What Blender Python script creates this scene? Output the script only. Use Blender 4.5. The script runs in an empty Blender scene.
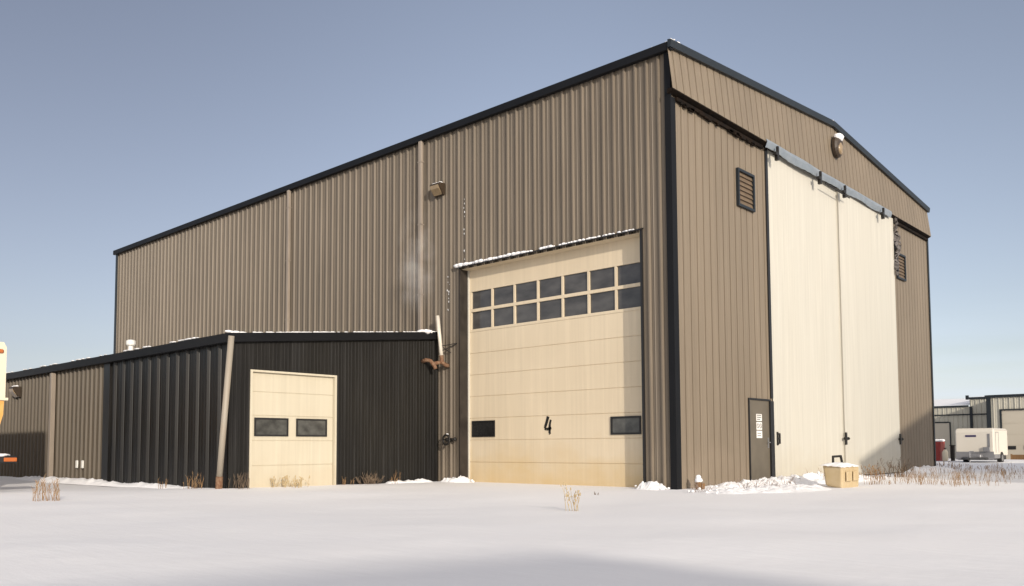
import bpy, math, random
from mathutils import Vector, Matrix, noise
R = math.radians
random.seed(7)
C = bpy.context.scene.collection
scene = bpy.context.scene

# ------------------------------------------------------------------ camera, light, exposure
CAM = Vector((9.7226, -15.8647, 0.9086))
yaw, pitch, roll = -0.740624, 0.0622163, -0.0048285
F = Vector((math.sin(yaw)*math.cos(pitch), math.cos(yaw)*math.cos(pitch), math.sin(pitch)))
Rt = Vector((math.cos(yaw), -math.sin(yaw), 0)); Up = Rt.cross(F)
c_, s_ = math.cos(roll), math.sin(roll)
Rr = Rt*c_ + Up*s_; Ur = Up*c_ - Rt*s_
cam = bpy.data.objects.new('camera', bpy.data.cameras.new('camera')); C.objects.link(cam)
M = Matrix((Rr, Ur, -F)).transposed().to_4x4(); M.translation = CAM
cam.matrix_world = M
cam.data.sensor_width = 36; cam.data.lens = 848.95*36/1024
cam.data.shift_y = 101.42/1024
cam.data.clip_start = 0.05; cam.data.clip_end = 6000
scene.camera = cam

SUN = Vector((0.90, -0.44, 0.28)).normalized()
EL = math.asin(SUN.z); AZ = math.atan2(SUN.x, SUN.y)
ld = bpy.data.lights.new('sun', 'SUN'); ld.energy = 2.9; ld.angle = R(1.0); ld.color = (1.0, 0.90, 0.77)
sun = bpy.data.objects.new('sun', ld); C.objects.link(sun)
sun.rotation_euler = SUN.to_track_quat('Z', 'Y').to_euler(); sun.location = SUN*60

w = bpy.data.worlds.new('World'); scene.world = w; w.use_nodes = True
nt = w.node_tree; nt.nodes.clear()
sky = nt.nodes.new('ShaderNodeTexSky'); sky.sky_type = 'NISHITA'; sky.sun_disc = False
sky.sun_elevation = EL; sky.sun_rotation = AZ
sky.air_density = 1.0; sky.dust_density = 1.0; sky.ozone_density = 1.0; sky.altitude = 300
hs = nt.nodes.new('ShaderNodeHueSaturation'); hs.inputs['Saturation'].default_value = 0.62
tc = nt.nodes.new('ShaderNodeTexCoord')
mp = nt.nodes.new('ShaderNodeMapping'); mp.inputs['Scale'].default_value = (2.2, 2.2, 26)
nz = nt.nodes.new('ShaderNodeTexNoise'); nz.inputs['Scale'].default_value = 1.6; nz.inputs['Detail'].default_value = 6
sep = nt.nodes.new('ShaderNodeSeparateXYZ')
band = nt.nodes.new('ShaderNodeMapRange'); band.inputs[1].default_value = 0.16; band.inputs[2].default_value = 0.02
band.inputs[3].default_value = 0; band.inputs[4].default_value = 1
cr = nt.nodes.new('ShaderNodeMapRange'); cr.inputs[1].default_value = 0.28; cr.inputs[2].default_value = 0.68
mul = nt.nodes.new('ShaderNodeMath'); mul.operation = 'MULTIPLY'
mul2 = nt.nodes.new('ShaderNodeMath'); mul2.operation = 'MULTIPLY'; mul2.inputs[1].default_value = 0.55
mx = nt.nodes.new('ShaderNodeMix'); mx.data_type = 'RGBA'; mx.inputs[7].default_value = (5.3, 6.2, 7.3, 1)
bg = nt.nodes.new('ShaderNodeBackground'); bg.inputs['Strength'].default_value = 0.118
out = nt.nodes.new('ShaderNodeOutputWorld')
L = nt.links.new
L(sky.outputs[0], hs.inputs['Color']); L(tc.outputs['Generated'], mp.inputs[0]); L(mp.outputs[0], nz.inputs['Vector'])
L(tc.outputs['Generated'], sep.inputs[0]); L(sep.outputs['Z'], band.inputs[0]); L(nz.outputs['Fac'], cr.inputs[0])
L(cr.outputs[0], mul.inputs[0]); L(band.outputs[0], mul.inputs[1]); L(mul.outputs[0], mul2.inputs[0])
L(mul2.outputs[0], mx.inputs[0]); L(hs.outputs[0], mx.inputs[6]); 
# broad glow added to the sky round the sun, behind the camera, to lift shaded snow
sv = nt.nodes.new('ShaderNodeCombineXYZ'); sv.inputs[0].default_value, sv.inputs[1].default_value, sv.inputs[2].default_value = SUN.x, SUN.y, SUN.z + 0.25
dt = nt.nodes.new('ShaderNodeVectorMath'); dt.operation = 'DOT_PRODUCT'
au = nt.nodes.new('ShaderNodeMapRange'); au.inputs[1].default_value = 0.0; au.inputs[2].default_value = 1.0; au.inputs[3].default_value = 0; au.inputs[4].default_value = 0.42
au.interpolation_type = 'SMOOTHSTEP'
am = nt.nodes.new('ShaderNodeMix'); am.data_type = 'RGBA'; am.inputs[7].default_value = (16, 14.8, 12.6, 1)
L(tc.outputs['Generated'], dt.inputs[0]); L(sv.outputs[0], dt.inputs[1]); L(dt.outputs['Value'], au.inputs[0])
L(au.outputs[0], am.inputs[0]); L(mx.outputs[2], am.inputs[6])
tint = nt.nodes.new('ShaderNodeMix'); tint.data_type = 'RGBA'; tint.blend_type = 'MULTIPLY'; tint.inputs[0].default_value = 1; tint.inputs[7].default_value = (1.005, 0.985, 1.045, 1)
dv = nt.nodes.new('ShaderNodeCombineXYZ'); dv.inputs[0].default_value, dv.inputs[1].default_value, dv.inputs[2].default_value = -0.95, 0.02, 0.22
dd_ = nt.nodes.new('ShaderNodeVectorMath'); dd_.operation = 'DOT_PRODUCT'      # left of the sky darkened in colour, imitating lens vignetting
dm = nt.nodes.new('ShaderNodeMapRange'); dm.interpolation_type = 'SMOOTHSTEP'
dm.inputs[1].default_value = 0.60; dm.inputs[2].default_value = 1.0; dm.inputs[3].default_value = 0; dm.inputs[4].default_value = 0.62
dk = nt.nodes.new('ShaderNodeMix'); dk.data_type = 'RGBA'; dk.blend_type = 'MULTIPLY'; dk.inputs[7].default_value = (0.42, 0.40, 0.42, 1)
L(tc.outputs['Generated'], dd_.inputs[0]); L(dv.outputs[0], dd_.inputs[1]); L(dd_.outputs['Value'], dm.inputs[0]); L(dm.outputs[0], dk.inputs[0])
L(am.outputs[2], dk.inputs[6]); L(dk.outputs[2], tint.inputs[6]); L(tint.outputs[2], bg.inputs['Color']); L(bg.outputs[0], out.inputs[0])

scene.view_settings.view_transform = 'Standard'; scene.view_settings.look = 'None'
scene.view_settings.exposure = 0.27; scene.view_settings.gamma = 1; scene.view_settings.use_curve_mapping = False
scene.cycles.max_bounces = 8; scene.cycles.volume_bounces = 4; scene.cycles.use_denoising = True

# ------------------------------------------------------------------ materials
def mat(name, col, rough=0.5, metal=0.0, var=0.0, vscale=(1, 1, 1), vcol=None, bump=0.0, bscale=20, spec=0.5,
        streak=0.0, panel=0.0, panel_axis=0, stain=None):
    m = bpy.data.materials.new(name); m.use_nodes = True
    t = m.node_tree; b = t.nodes['Principled BSDF']
    b.inputs['Base Color'].default_value = (*col, 1); b.inputs['Roughness'].default_value = rough
    b.inputs['Metallic'].default_value = metal; b.inputs['Specular IOR Level'].default_value = spec
    geo = t.nodes.new('ShaderNodeNewGeometry'); cur = None
    def noise_node(scale3, scale, detail=5):
        mpn = t.nodes.new('ShaderNodeMapping'); mpn.inputs['Scale'].default_value = scale3
        n = t.nodes.new('ShaderNodeTexNoise'); n.inputs['Scale'].default_value = scale; n.inputs['Detail'].default_value = detail
        t.links.new(geo.outputs['Position'], mpn.inputs[0]); t.links.new(mpn.outputs[0], n.inputs['Vector'])
        return n
    def mixin(fac, c2):
        nonlocal cur
        mxn = t.nodes.new('ShaderNodeMix'); mxn.data_type = 'RGBA'
        if cur is None: mxn.inputs[6].default_value = (*col, 1)
        else: t.links.new(cur, mxn.inputs[6])
        mxn.inputs[7].default_value = (*c2, 1); t.links.new(fac, mxn.inputs[0])
        cur = mxn.outputs[2]
    def rng(sock, a, bb, c, d):
        r = t.nodes.new('ShaderNodeMapRange'); r.inputs[1].default_value = a; r.inputs[2].default_value = bb
        r.inputs[3].default_value = c; r.inputs[4].default_value = d; t.links.new(sock, r.inputs[0]); return r.outputs[0]
    if var:
        n = noise_node(vscale, 1.0)
        mixin(rng(n.outputs['Fac'], 0.35, 0.68, 0, var), vcol or tuple(x*0.5 for x in col))
    if streak:
        n = noise_node((9, 9, 0.35), 1.0, 6)
        mixin(rng(n.outputs['Fac'], 0.5, 0.75, 0, streak), tuple(min(1, x*1.45+0.02) for x in col))
        n = noise_node((14, 14, 0.22), 1.0, 6)
        mixin(rng(n.outputs['Fac'], 0.5, 0.75, 0, streak), tuple(x*0.55 for x in col))
    if panel:
        sp = t.nodes.new('ShaderNodeSeparateXYZ'); t.links.new(geo.outputs['Position'], sp.inputs[0])
        d = t.nodes.new('ShaderNodeMath'); d.operation = 'DIVIDE'; d.inputs[1].default_value = 0.9144; t.links.new(sp.outputs[panel_axis], d.inputs[0])
        f = t.nodes.new('ShaderNodeMath'); f.operation = 'FLOOR'; t.links.new(d.outputs[0], f.inputs[0])
        wn = t.nodes.new('ShaderNodeTexWhiteNoise'); wn.noise_dimensions = '1D'; t.links.new(f.outputs[0], wn.inputs['W'])
        mixin(rng(wn.outputs['Value'], 0, 1, 0, panel), tuple(x*0.7 for x in col))
    if stain:                       # (colour, z_low, z_high, amount): dirt splashed up from the ground, broken by noise
        sp = t.nodes.new('ShaderNodeSeparateXYZ'); t.links.new(geo.outputs['Position'], sp.inputs[0])
        n = noise_node((1.6, 1.6, 2.2), 1.0, 5)
        ad = t.nodes.new('ShaderNodeMath'); ad.operation = 'MULTIPLY_ADD'; ad.inputs[1].default_value = -1.6
        t.links.new(n.outputs['Fac'], ad.inputs[0]); t.links.new(sp.outputs[2], ad.inputs[2])
        mixin(rng(ad.outputs[0], stain[2]-0.8, stain[1]-0.8, 0, stain[3]), stain[0])
    if cur is not None: t.links.new(cur, b.inputs['Base Color'])
    if bump:
        n = noise_node((1, 1, 1), bscale, 6)
        bn = t.nodes.new('ShaderNodeBump'); bn.inputs['Strength'].default_value = bump; bn.inputs['Distance'].default_value = 0.02
        t.links.new(n.outputs['Fac'], bn.inputs['Height']); t.links.new(bn.outputs[0], b.inputs['Normal'])
    return m

m_brown = mat('brown_siding', (0.172, 0.141, 0.106), 0.5, streak=0.34, panel=0.25, var=0.3, vscale=(0.4, 0.4, 0.25), spec=0.35, bump=0.06, bscale=1.5, stain=((0.27, 0.22, 0.16), -0.1, 1.0, 0.3))
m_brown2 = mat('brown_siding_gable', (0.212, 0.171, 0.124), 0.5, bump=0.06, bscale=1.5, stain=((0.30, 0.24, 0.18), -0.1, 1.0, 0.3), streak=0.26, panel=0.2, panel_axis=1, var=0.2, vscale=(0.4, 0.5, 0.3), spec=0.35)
m_black = mat('black_siding', (0.010, 0.0095, 0.009), 0.5, streak=0.6, panel=0.3, var=0.6, vscale=(0.7, 0.7, 0.4), vcol=(0.020, 0.018, 0.014), spec=0.2)
m_black2 = mat('black_siding_front', (0.007, 0.007, 0.007), 0.36, streak=0.5, panel=0.4, var=0.7, vscale=(0.9, 0.9, 0.3), vcol=(0.016, 0.014, 0.012), spec=0.25, bump=0.12, bscale=1.2)
m_brown3 = mat('brown_siding_annex', (0.104, 0.084, 0.060), 0.5, streak=0.25, panel=0.22, var=0.25, vscale=(0.4, 0.4, 0.25), spec=0.3)
m_trim = mat('dark_trim', (0.008, 0.0085, 0.010), 0.5, var=0.3, vscale=(1, 1, 1), vcol=(0.014, 0.015, 0.017), spec=0.15)
m_slate = mat('slate_trim', (0.014, 0.019, 0.024), 0.45, var=0.3, vscale=(1, 1, 1), vcol=(0.022, 0.027, 0.032), spec=0.35)
m_rail = mat('rusty_rail', (0.007, 0.0055, 0.0045), 0.8, spec=0.1, var=0.8, vscale=(6, 6, 6), vcol=(0.02, 0.012, 0.007), bump=0.3, bscale=30)
m_roof = mat('roof_metal', (0.10, 0.10, 0.10), 0.5)
m_spout = mat('downspout_paint', (0.30, 0.25, 0.20), 0.5, var=0.4, vscale=(4, 4, 1))
m_post = mat('post_paint', (0.30, 0.27, 0.22), 0.55, var=0.5, vscale=(8, 8, 2), vcol=(0.28, 0.22, 0.16))
m_rust = mat('rust', (0.13, 0.055, 0.025), 0.8, var=0.9, vscale=(18, 18, 18), vcol=(0.24, 0.15, 0.09), bump=0.4, bscale=50)
m_cream = mat('cream_slider', (0.53, 0.510, 0.445), 0.5, streak=0.2, var=0.15, vscale=(0.3, 0.8, 0.2), vcol=(0.50, 0.465, 0.385), spec=0.3,
              stain=((0.46, 0.40, 0.29), 0.0, 1.0, 0.35))
m_door = mat('cream_door', (0.64, 0.545, 0.40), 0.5, streak=0.16, var=0.45, vscale=(0.5, 0.5, 0.7), vcol=(0.57, 0.475, 0.335), spec=0.3,
             stain=((0.56, 0.39, 0.16), -0.2, 0.95, 0.6))
m_door2 = mat('ivory_door', (0.52, 0.475, 0.37), 0.5, streak=0.16, var=0.3, vscale=(1.2, 1.2, 1), vcol=(0.48, 0.42, 0.31), spec=0.3,
              stain=((0.45, 0.36, 0.24), -0.2, 0.7, 0.4))
m_glass = mat('dark_glass', (0.045, 0.042, 0.040), 0.08, var=0.8, vscale=(1.6, 1, 4), vcol=(0.10, 0.094, 0.088), spec=0.7)
m_gdark = mat('smoked_glass', (0.012, 0.012, 0.012), 0.08, var=0.5, vscale=(3, 1, 4), vcol=(0.03, 0.03, 0.03), spec=0.5)
m_glass2 = mat('grey_glass', (0.045, 0.045, 0.042), 0.12, var=0.7, vscale=(4, 4, 5), vcol=(0.12, 0.12, 0.11), spec=0.6)
m_frame = mat('black_frame', (0.010, 0.010, 0.011), 0.45)
m_jamb = mat('jamb_paint', (0.022, 0.018, 0.015), 0.5, var=0.6, vscale=(5, 5, 3), vcol=(0.05, 0.042, 0.035), spec=0.3)
m_ink = mat('black_paint', (0.008, 0.007, 0.006), 0.6)
m_snow = mat('snow', (0.845, 0.84, 0.845), 0.75, var=0.25, vscale=(0.6, 0.6, 1), vcol=(0.78, 0.79, 0.82), bump=0.25, bscale=7, spec=0.25)
t_ = m_snow.node_tree; g_ = t_.nodes.new('ShaderNodeNewGeometry'); mm = t_.nodes.new('ShaderNodeMapping'); mm.inputs['Scale'].default_value = (1.1, 4.5, 1); mm.inputs['Rotation'].default_value = (0, 0, 0.5)
nn_ = t_.nodes.new('ShaderNodeTexNoise'); nn_.inputs['Scale'].default_value = 1.3; nn_.inputs['Detail'].default_value = 7; nn_.inputs['Roughness'].default_value = 0.62
b2 = t_.nodes.new('ShaderNodeBump'); b2.inputs['Strength'].default_value = 0.2; b2.inputs['Distance'].default_value = 0.05
b1 = [n for n in t_.nodes if n.type == 'BUMP' and n is not b2 and n.name != b2.name][0]
t_.links.new(g_.outputs['Position'], mm.inputs[0]); t_.links.new(mm.outputs[0], nn_.inputs['Vector']); t_.links.new(nn_.outputs['Fac'], b2.inputs['Height']); t_.links.new(b2.outputs[0], b1.inputs['Normal'])
m_snowc = mat('crumbled_snow', (0.86, 0.86, 0.87), 0.75, bump=0.6, bscale=14, spec=0.25)
m_flap = mat('grey_flap', (0.20, 0.235, 0.27), 0.4, var=0.5, vscale=(3, 3, 3), vcol=(0.30, 0.33, 0.36))
m_mdoor = mat('man_door_paint', (0.135, 0.115, 0.085), 0.5, var=0.4, vscale=(3, 3, 2))
m_slat = mat('brown_slat', (0.15, 0.105, 0.065), 0.6, var=0.5, vscale=(6, 6, 6))
m_white = mat('white_plastic', (0.75, 0.74, 0.70), 0.5)
m_pipe = mat('pale_pipe', (0.66, 0.62, 0.54), 0.45, var=0.4, vscale=(9, 9, 5), vcol=(0.45, 0.38, 0.28))
m_iron = mat('dark_iron', (0.02, 0.018, 0.016), 0.5, metal=0.3)
m_bronze = mat('bronze_lamp', (0.045, 0.03, 0.018), 0.45, var=0.4, vscale=(9, 9, 9))
m_lens = mat('lamp_lens', (0.30, 0.22, 0.13), 0.25, var=0.4, vscale=(12, 12, 12))
m_weed = mat('dry_straw', (0.30, 0.19, 0.09), 0.85, var=0.6, vscale=(6, 6, 6), vcol=(0.20, 0.10, 0.045))
m_weedo = mat('rusty_straw', (0.31, 0.20, 0.105), 0.85, var=0.6, vscale=(6, 6, 6), vcol=(0.22, 0.12, 0.06))
m_weedg = mat('grey_straw', (0.16, 0.115, 0.075), 0.85, var=0.6, vscale=(6, 6, 6), vcol=(0.09, 0.06, 0.04))
m_twig = mat('frosted_twig', (0.30, 0.24, 0.21), 0.85, var=0.6, vscale=(6, 6, 6), vcol=(0.16, 0.12, 0.10))
m_weedp = mat('pale_straw', (0.48, 0.38, 0.22), 0.85, var=0.6, vscale=(6, 6, 6), vcol=(0.32, 0.22, 0.11))
m_box = mat('tan_box', (0.46, 0.35, 0.19), 0.7, var=0.6, vscale=(4, 4, 4), vcol=(0.54, 0.44, 0.29), bump=0.2, bscale=18)
m_tcream = mat('truck_cream', (0.68, 0.61, 0.47), 0.35)
m_torange = mat('truck_orange', (0.62, 0.30, 0.06), 0.35, var=0.5, vscale=(0.5, 3, 3), vcol=(0.66, 0.45, 0.18))
m_amber = mat('amber_lens', (0.42, 0.11, 0.02), 0.3)
m_red = mat('red_paint', (0.30, 0.035, 0.03), 0.5, var=0.4, vscale=(3, 3, 3))
m_tyre = mat('tyre_rubber', (0.015, 0.015, 0.015), 0.85)
m_rim = mat('steel_rim', (0.4, 0.4, 0.4), 0.35, metal=0.8)
m_trailer = mat('trailer_white', (0.66, 0.62, 0.54), 0.4, var=0.2, vscale=(1, 1, 1), vcol=(0.60, 0.54, 0.44))
m_guard = mat('stone_guard', (0.30, 0.30, 0.31), 0.35, metal=0.5, bump=0.4, bscale=60)
m_purple = mat('purple_lettering', (0.045, 0.035, 0.10), 0.5)
m_far = mat('pale_siding', (0.46, 0.445, 0.38), 0.5, panel=0.1, spec=0.3)
m_fardoor = mat('far_door_paint', (0.46, 0.42, 0.345), 0.5)
m_wood = mat('weathered_wood', (0.20, 0.11, 0.045), 0.8, var=0.6, vscale=(6, 6, 2))
m_paper = mat('white_sticker', (0.78, 0.76, 0.72), 0.6)
m_net = mat('torn_sheet', (0.055, 0.048, 0.045), 0.8, var=0.8, vscale=(9, 9, 9), vcol=(0.22, 0.20, 0.19))

# ------------------------------------------------------------------ mesh helpers
class MB:
    def __init__(s): s.v = []; s.f = []
    def add(s, vs, fs):
        o = len(s.v); s.v += [tuple(x) for x in vs]; s.f += [tuple(o+i for i in q) for q in fs]; return s
    def box(s, x0, x1, y0, y1, z0, z1):
        return s.add([(x0,y0,z0),(x1,y0,z0),(x1,y1,z0),(x0,y1,z0),(x0,y0,z1),(x1,y0,z1),(x1,y1,z1),(x0,y1,z1)],
                     [(0,3,2,1),(4,5,6,7),(0,1,5,4),(1,2,6,5),(2,3,7,6),(3,0,4,7)])
    def bbox(s, x0, x1, y0, y1, z0, z1, b=0.02):      # box with chamfered edges
        vs = []; idx = {}
        import itertools
        X=(x0,x1);Y=(y0,y1);Z=(z0,z1)
        for i,j,k in itertools.product((0,1),repeat=3):
            sx=b if i==0 else -b; sy=b if j==0 else -b; sz=b if k==0 else -b
            for a,p in enumerate([(X[i],Y[j]+sy,Z[k]+sz),(X[i]+sx,Y[j],Z[k]+sz),(X[i]+sx,Y[j]+sy,Z[k])]):
                idx[i,j,k,a]=len(vs); vs.append(p)
        fs=[]
        for i in (0,1): fs.append(tuple(idx[i,j,k,0] for j,k in ((0,0),(1,0),(1,1),(0,1))))
        for j in (0,1): fs.append(tuple(idx[i,j,k,1] for i,k in ((0,0),(1,0),(1,1),(0,1))))
        for k in (0,1): fs.append(tuple(idx[i,j,k,2] for i,j in ((0,0),(1,0),(1,1),(0,1))))
        for i,j in itertools.product((0,1),repeat=2): fs.append((idx[i,j,0,0],idx[i,j,0,1],idx[i,j,1,1],idx[i,j,1,0]))
        for i,k in itertools.product((0,1),repeat=2): fs.append((idx[i,0,k,0],idx[i,0,k,2],idx[i,1,k,2],idx[i,1,k,0]))
        for j,k in itertools.product((0,1),repeat=2): fs.append((idx[0,j,k,1],idx[0,j,k,2],idx[1,j,k,2],idx[1,j,k,1]))
        for i,j,k in itertools.product((0,1),repeat=3): fs.append(tuple(idx[i,j,k,a] for a in range(3)))
        return s.add(vs, fs)
    def tube(s, pts, r, n=8, cap=True):
        pts = [Vector(p) for p in pts]; rs = r if isinstance(r, (list, tuple)) else [r]*len(pts)
        vs = []; fs = []; ref = None
        for i, p in enumerate(pts):
            d = (pts[min(i+1, len(pts)-1)] - pts[max(i-1, 0)]).normalized()
            if ref is None: ref = d.orthogonal().normalized()
            ref = (ref - d*ref.dot(d)); ref = ref.normalized() if ref.length > 1e-6 else d.orthogonal().normalized()
            q = d.cross(ref)
            for k in range(n):
                a = 2*math.pi*k/n; vs.append(p + (ref*math.cos(a) + q*math.sin(a))*rs[i])
        for i in range(len(pts)-1):
            for k in range(n): fs.append((i*n+k, i*n+(k+1) % n, (i+1)*n+(k+1) % n, (i+1)*n+k))
        if cap: fs.append(tuple(range(n))[::-1]); fs.append(tuple((len(pts)-1)*n+k for k in range(n)))
        return s.add(vs, fs)
    def prism(s, poly, axis, a, b):                   # polygon (2-D) extruded along an axis
        def P(u, t):
            return {0: (t, u[0], u[1]), 1: (u[0], t, u[1]), 2: (u[0], u[1], t)}[axis]
        n = len(poly)
        return s.add([P(u, a) for u in poly]+[P(u, b) for u in poly],
                     [tuple(range(n))[::-1], tuple(range(n, 2*n))]+[(i, (i+1) % n, n+(i+1) % n, n+i) for i in range(n)])
    def lump(s, c, r, seed=0, sub=2, sq=(1, 1, 0.7), rough=0.35):
        n, mseg = 10, 7; vs = []; fs = []
        for i in range(mseg+1):
            th = math.pi*i/mseg
            for k in range(n):
                ph = 2*math.pi*k/n
                d = Vector((math.sin(th)*math.cos(ph), math.sin(th)*math.sin(ph), math.cos(th)))
                q = 1 + rough*noise.noise(d*1.7 + Vector((seed*3.1, seed*1.7, seed)))
                vs.append((c[0]+d.x*r*sq[0]*q, c[1]+d.y*r*sq[1]*q, c[2]+d.z*r*sq[2]*q))
        for i in range(mseg):
            for k in range(n): fs.append((i*n+k, (i+1)*n+k, (i+1)*n+(k+1) % n, i*n+(k+1) % n))
        return s.add(vs, fs)
    def build(s, name, m, parent=None, loc=None, smooth=False):
        me = bpy.data.meshes.new(name)
        org = Vector((0, 0, 0))
        if parent is not None:
            o_ = parent
            while o_: org += o_.location; o_ = o_.parent
            loc = Vector((0, 0, 0))
        elif loc is not None: loc = Vector(loc); org = loc
        else: loc = org
        me.from_pydata([tuple(Vector(v)-org) for v in s.v], [], s.f); me.update()
        import bmesh
        b = bmesh.new(); b.from_mesh(me); bmesh.ops.recalc_face_normals(b, faces=b.faces); b.to_mesh(me); b.free()
        if smooth:
            for p in me.polygons: p.use_smooth = True
        me.materials.append(m)
        o = bpy.data.objects.new(name, me); C.objects.link(o); o.location = loc
        if parent is not None: o.parent = parent
        return o

def tag(o, label, cat, group=None, kind=None):
    if label: o['label'] = label
    if cat: o['category'] = cat
    if group: o['group'] = group
    if kind: o['kind'] = kind
    return o
def thing(name, loc, label, cat, group=None):
    o = bpy.data.objects.new(name, None); C.objects.link(o); o.location = loc; o.empty_display_size = 0.3
    return tag(o, label, cat, group)

# ribbed metal siding: vertical ribs on a wall line; ends given by z functions
RP = 0.3048
def profile(kind):
    if kind == 'deep':  return [(-.040, 0), (-.020, .046), (.014, .046), (.034, .0), (.038, -.012), (.052, -.012), (.056, 0), (.100, 0), (.108, .009), (.122, .009), (.130, 0), (.190, 0), (.198, .009), (.212, .009), (.220, 0)]
    if kind == 'groove': return [(-.022, 0), (-.016, -.028), (.012, -.028), (.018, 0), (.090, 0), (.097, .004), (.108, .004), (.115, 0), (.190, 0), (.197, .004), (.208, .004), (.215, 0)]
    if kind == 'shallow': return [(-.03, 0), (-.018, .012), (.018, .012), (.03, 0), (.095, 0), (.101, .004), (.109, .004), (.115, 0), (.190, 0), (.196, .004), (.204, .004), (.210, 0)]
    if kind == 'faint': return [(-.02, 0), (-.008, .0018), (.008, .0018), (.02, 0)]
def siding(mb, origin, ud, nd, u0, u1, zb, zt, kind='deep', phase=0.0, period=RP, tilt=None):
    """zb, zt: numbers or functions of u. tilt(u, top) gives an extra outward offset."""
    fz = lambda z, u: z(u) if callable(z) else z
    pr = profile(kind); us = []
    k0 = int(math.floor((u0-phase)/period))-1; k1 = int(math.ceil((u1-phase)/period))+1
    for k in range(k0, k1+1):
        for a, d in pr: us.append((phase + k*period + a*period/RP, d))
    us = sorted(us)
    def depth(u):
        for (a, da), (b, db) in zip(us, us[1:]):
            if a <= u <= b: return da + (db-da)*((u-a)/(b-a) if b > a else 0)
        return 0
    sel = [(u0, depth(u0))] + [q for q in us if u0+1e-4 < q[0] < u1-1e-4] + [(u1, depth(u1))]
    O = Vector(origin); ud = Vector(ud); nd = Vector(nd); vs = []; fs = []
    for u, d in sel:
        tb = tilt(u, 0) if tilt else 0; tt = tilt(u, 1) if tilt else 0
        vs.append(O + ud*u + nd*(d+tb) + Vector((0, 0, fz(zb, u)))); vs.append(O + ud*u + nd*(d+tt) + Vector((0, 0, fz(zt, u))))
    for i in range(len(sel)-1): fs.append((2*i, 2*i+2, 2*i+3, 2*i+1))
    mb.add(vs, fs)
X, Y, Z = Vector((1,0,0)), Vector((0,1,0)), Vector((0,0,1))

# ------------------------------------------------------------------ ground
def gh(x, y):
    p = Vector((x, y, 0))
    h = 0.10*(noise.noise(p*0.11+Vector((3, 1, 0)))) + 0.035*noise.noise(p*0.45) + 0.010*noise.noise(p*1.7)
    near = min(1.0, max(0.0, (-y-0.3)/3.0)) if x < 0.5 else min(1.0, max(0.0, max((-y-0.5)/3, (x-0.6)/3)))
    if y < -30 or y > 40 or abs(x) > 45: near = 0.3
    return h*near - 0.01
def grid_axis(lo, hi, step, far):
    a = []; t = lo
    while t < hi+1e-6: a.append(t); t += step
    s = step; u = hi
    while u < far: s *= 1.35; u += s; a.append(u)
    s = step; u = lo; b = []
    while u > -far: s *= 1.35; u -= s; b.append(u)
    return b[::-1] + a
gx = grid_axis(-26, 14, 0.22, 2500); gy = grid_axis(-17, 12, 0.22, 2500)
mb = MB(); vs = [(x, y, gh(x, y)) for y in gy for x in gx]; nx = len(gx)
mb.add(vs, [(j*nx+i, j*nx+i+1, (j+1)*nx+i+1, (j+1)*nx+i) for j in range(len(gy)-1) for i in range(nx-1)])
tag(mb.build('snow_ground', m_snow, smooth=True), None, None, kind='structure')

# ------------------------------------------------------------------ hangar
LX, WY, EAVE, RIDGE = 28.72, 17.92, 9.72, 10.47
roofz = lambda y: EAVE + (RIDGE-EAVE)*(1-abs(y-WY/2)/(WY/2))
H = thing('hangar', (-14, 9, 0), 'tall brown ribbed metal hangar with cream sliding doors on its gable end', 'hangar')
OX0, OX1, OZ, OD = -6.62, -0.83, 5.72, 0.30         # overhead door opening and its depth
mb = MB()
siding(mb, (0,0,0), X, -Y, -LX, OX0, -0.3, EAVE)
siding(mb, (0,0,0), X, -Y, OX0, OX1, OZ, EAVE)
siding(mb, (0,0,0), X, -Y, OX1, -0.02, -0.3, EAVE)
mb.build('long_wall', m_brown, H)
mb = MB(); gp = 0.11
siding(mb, (0,0,0), Y, X, 0.02, 3.33, -0.3, 8.95, 'groove', gp)
siding(mb, (0,0,0), Y, X, 3.33, 4.47, 2.06, 8.95, 'groove', gp)
siding(mb, (0,0,0), Y, X, 4.47, 4.64, -0.3, 8.95, 'groove', gp)
mb.build('gable_wall', m_brown2, H); mb = MB()
siding(mb, (0,0,0), Y, X, 14.12, WY-0.02, -0.3, 8.95, 'groove', gp)
mb.build('gable_wall', m_brown2, H)
mb = MB(); mb.add([(0.0,0.02,8.95),(0.0,WY,8.95),(0.0,WY,EAVE),(0.0,WY/2,RIDGE),(0.0,0.02,EAVE)], [(0,1,2,3,4)])
mb.add([(-LX,0,-.3),(-LX,WY,-.3),(-LX,WY,EAVE),(-LX,WY/2,RIDGE),(-LX,0,EAVE)], [(0,1,2,3,4)])
siding(mb, (0,WY,0), X, Y, -LX, 0, -0.3, EAVE)
mb.build('rear_wall', m_brown, H)
# fascia of ribbed sheet leaning out over the doors
fb0, fb1 = -0.16, WY-0.55
mb = MB()
siding(mb, (0,0,0), Y, X, -0.16, WY+0.02, 8.72, lambda y: roofz(y)+0.02, 'groove', 0.02, tilt=lambda u, t: 0.03 if t else 0.15)
mb.build('fascia', m_brown2, H)
mb = MB(); mb.prism([(0.0,8.64),(0.14,8.70),(0.14,8.735),(0.0,8.735)], 1, -0.15, WY)
mb.box(0.02, 0.08, 0.12, 4.3, 8.54, 8.62); mb.box(0.02, 0.08, 14.15, 17.8, 8.54, 8.62)
for i in range(30):                                  # bits of bracket and bird-nest along the open track
    y = random.uniform(0.2, 4.2); z = random.uniform(8.50, 8.56); mb.box(0.03, 0.09, y, y+random.uniform(.05, .22), z-0.02, z+0.03)
mb.build('door_track', m_rail, H)
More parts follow.
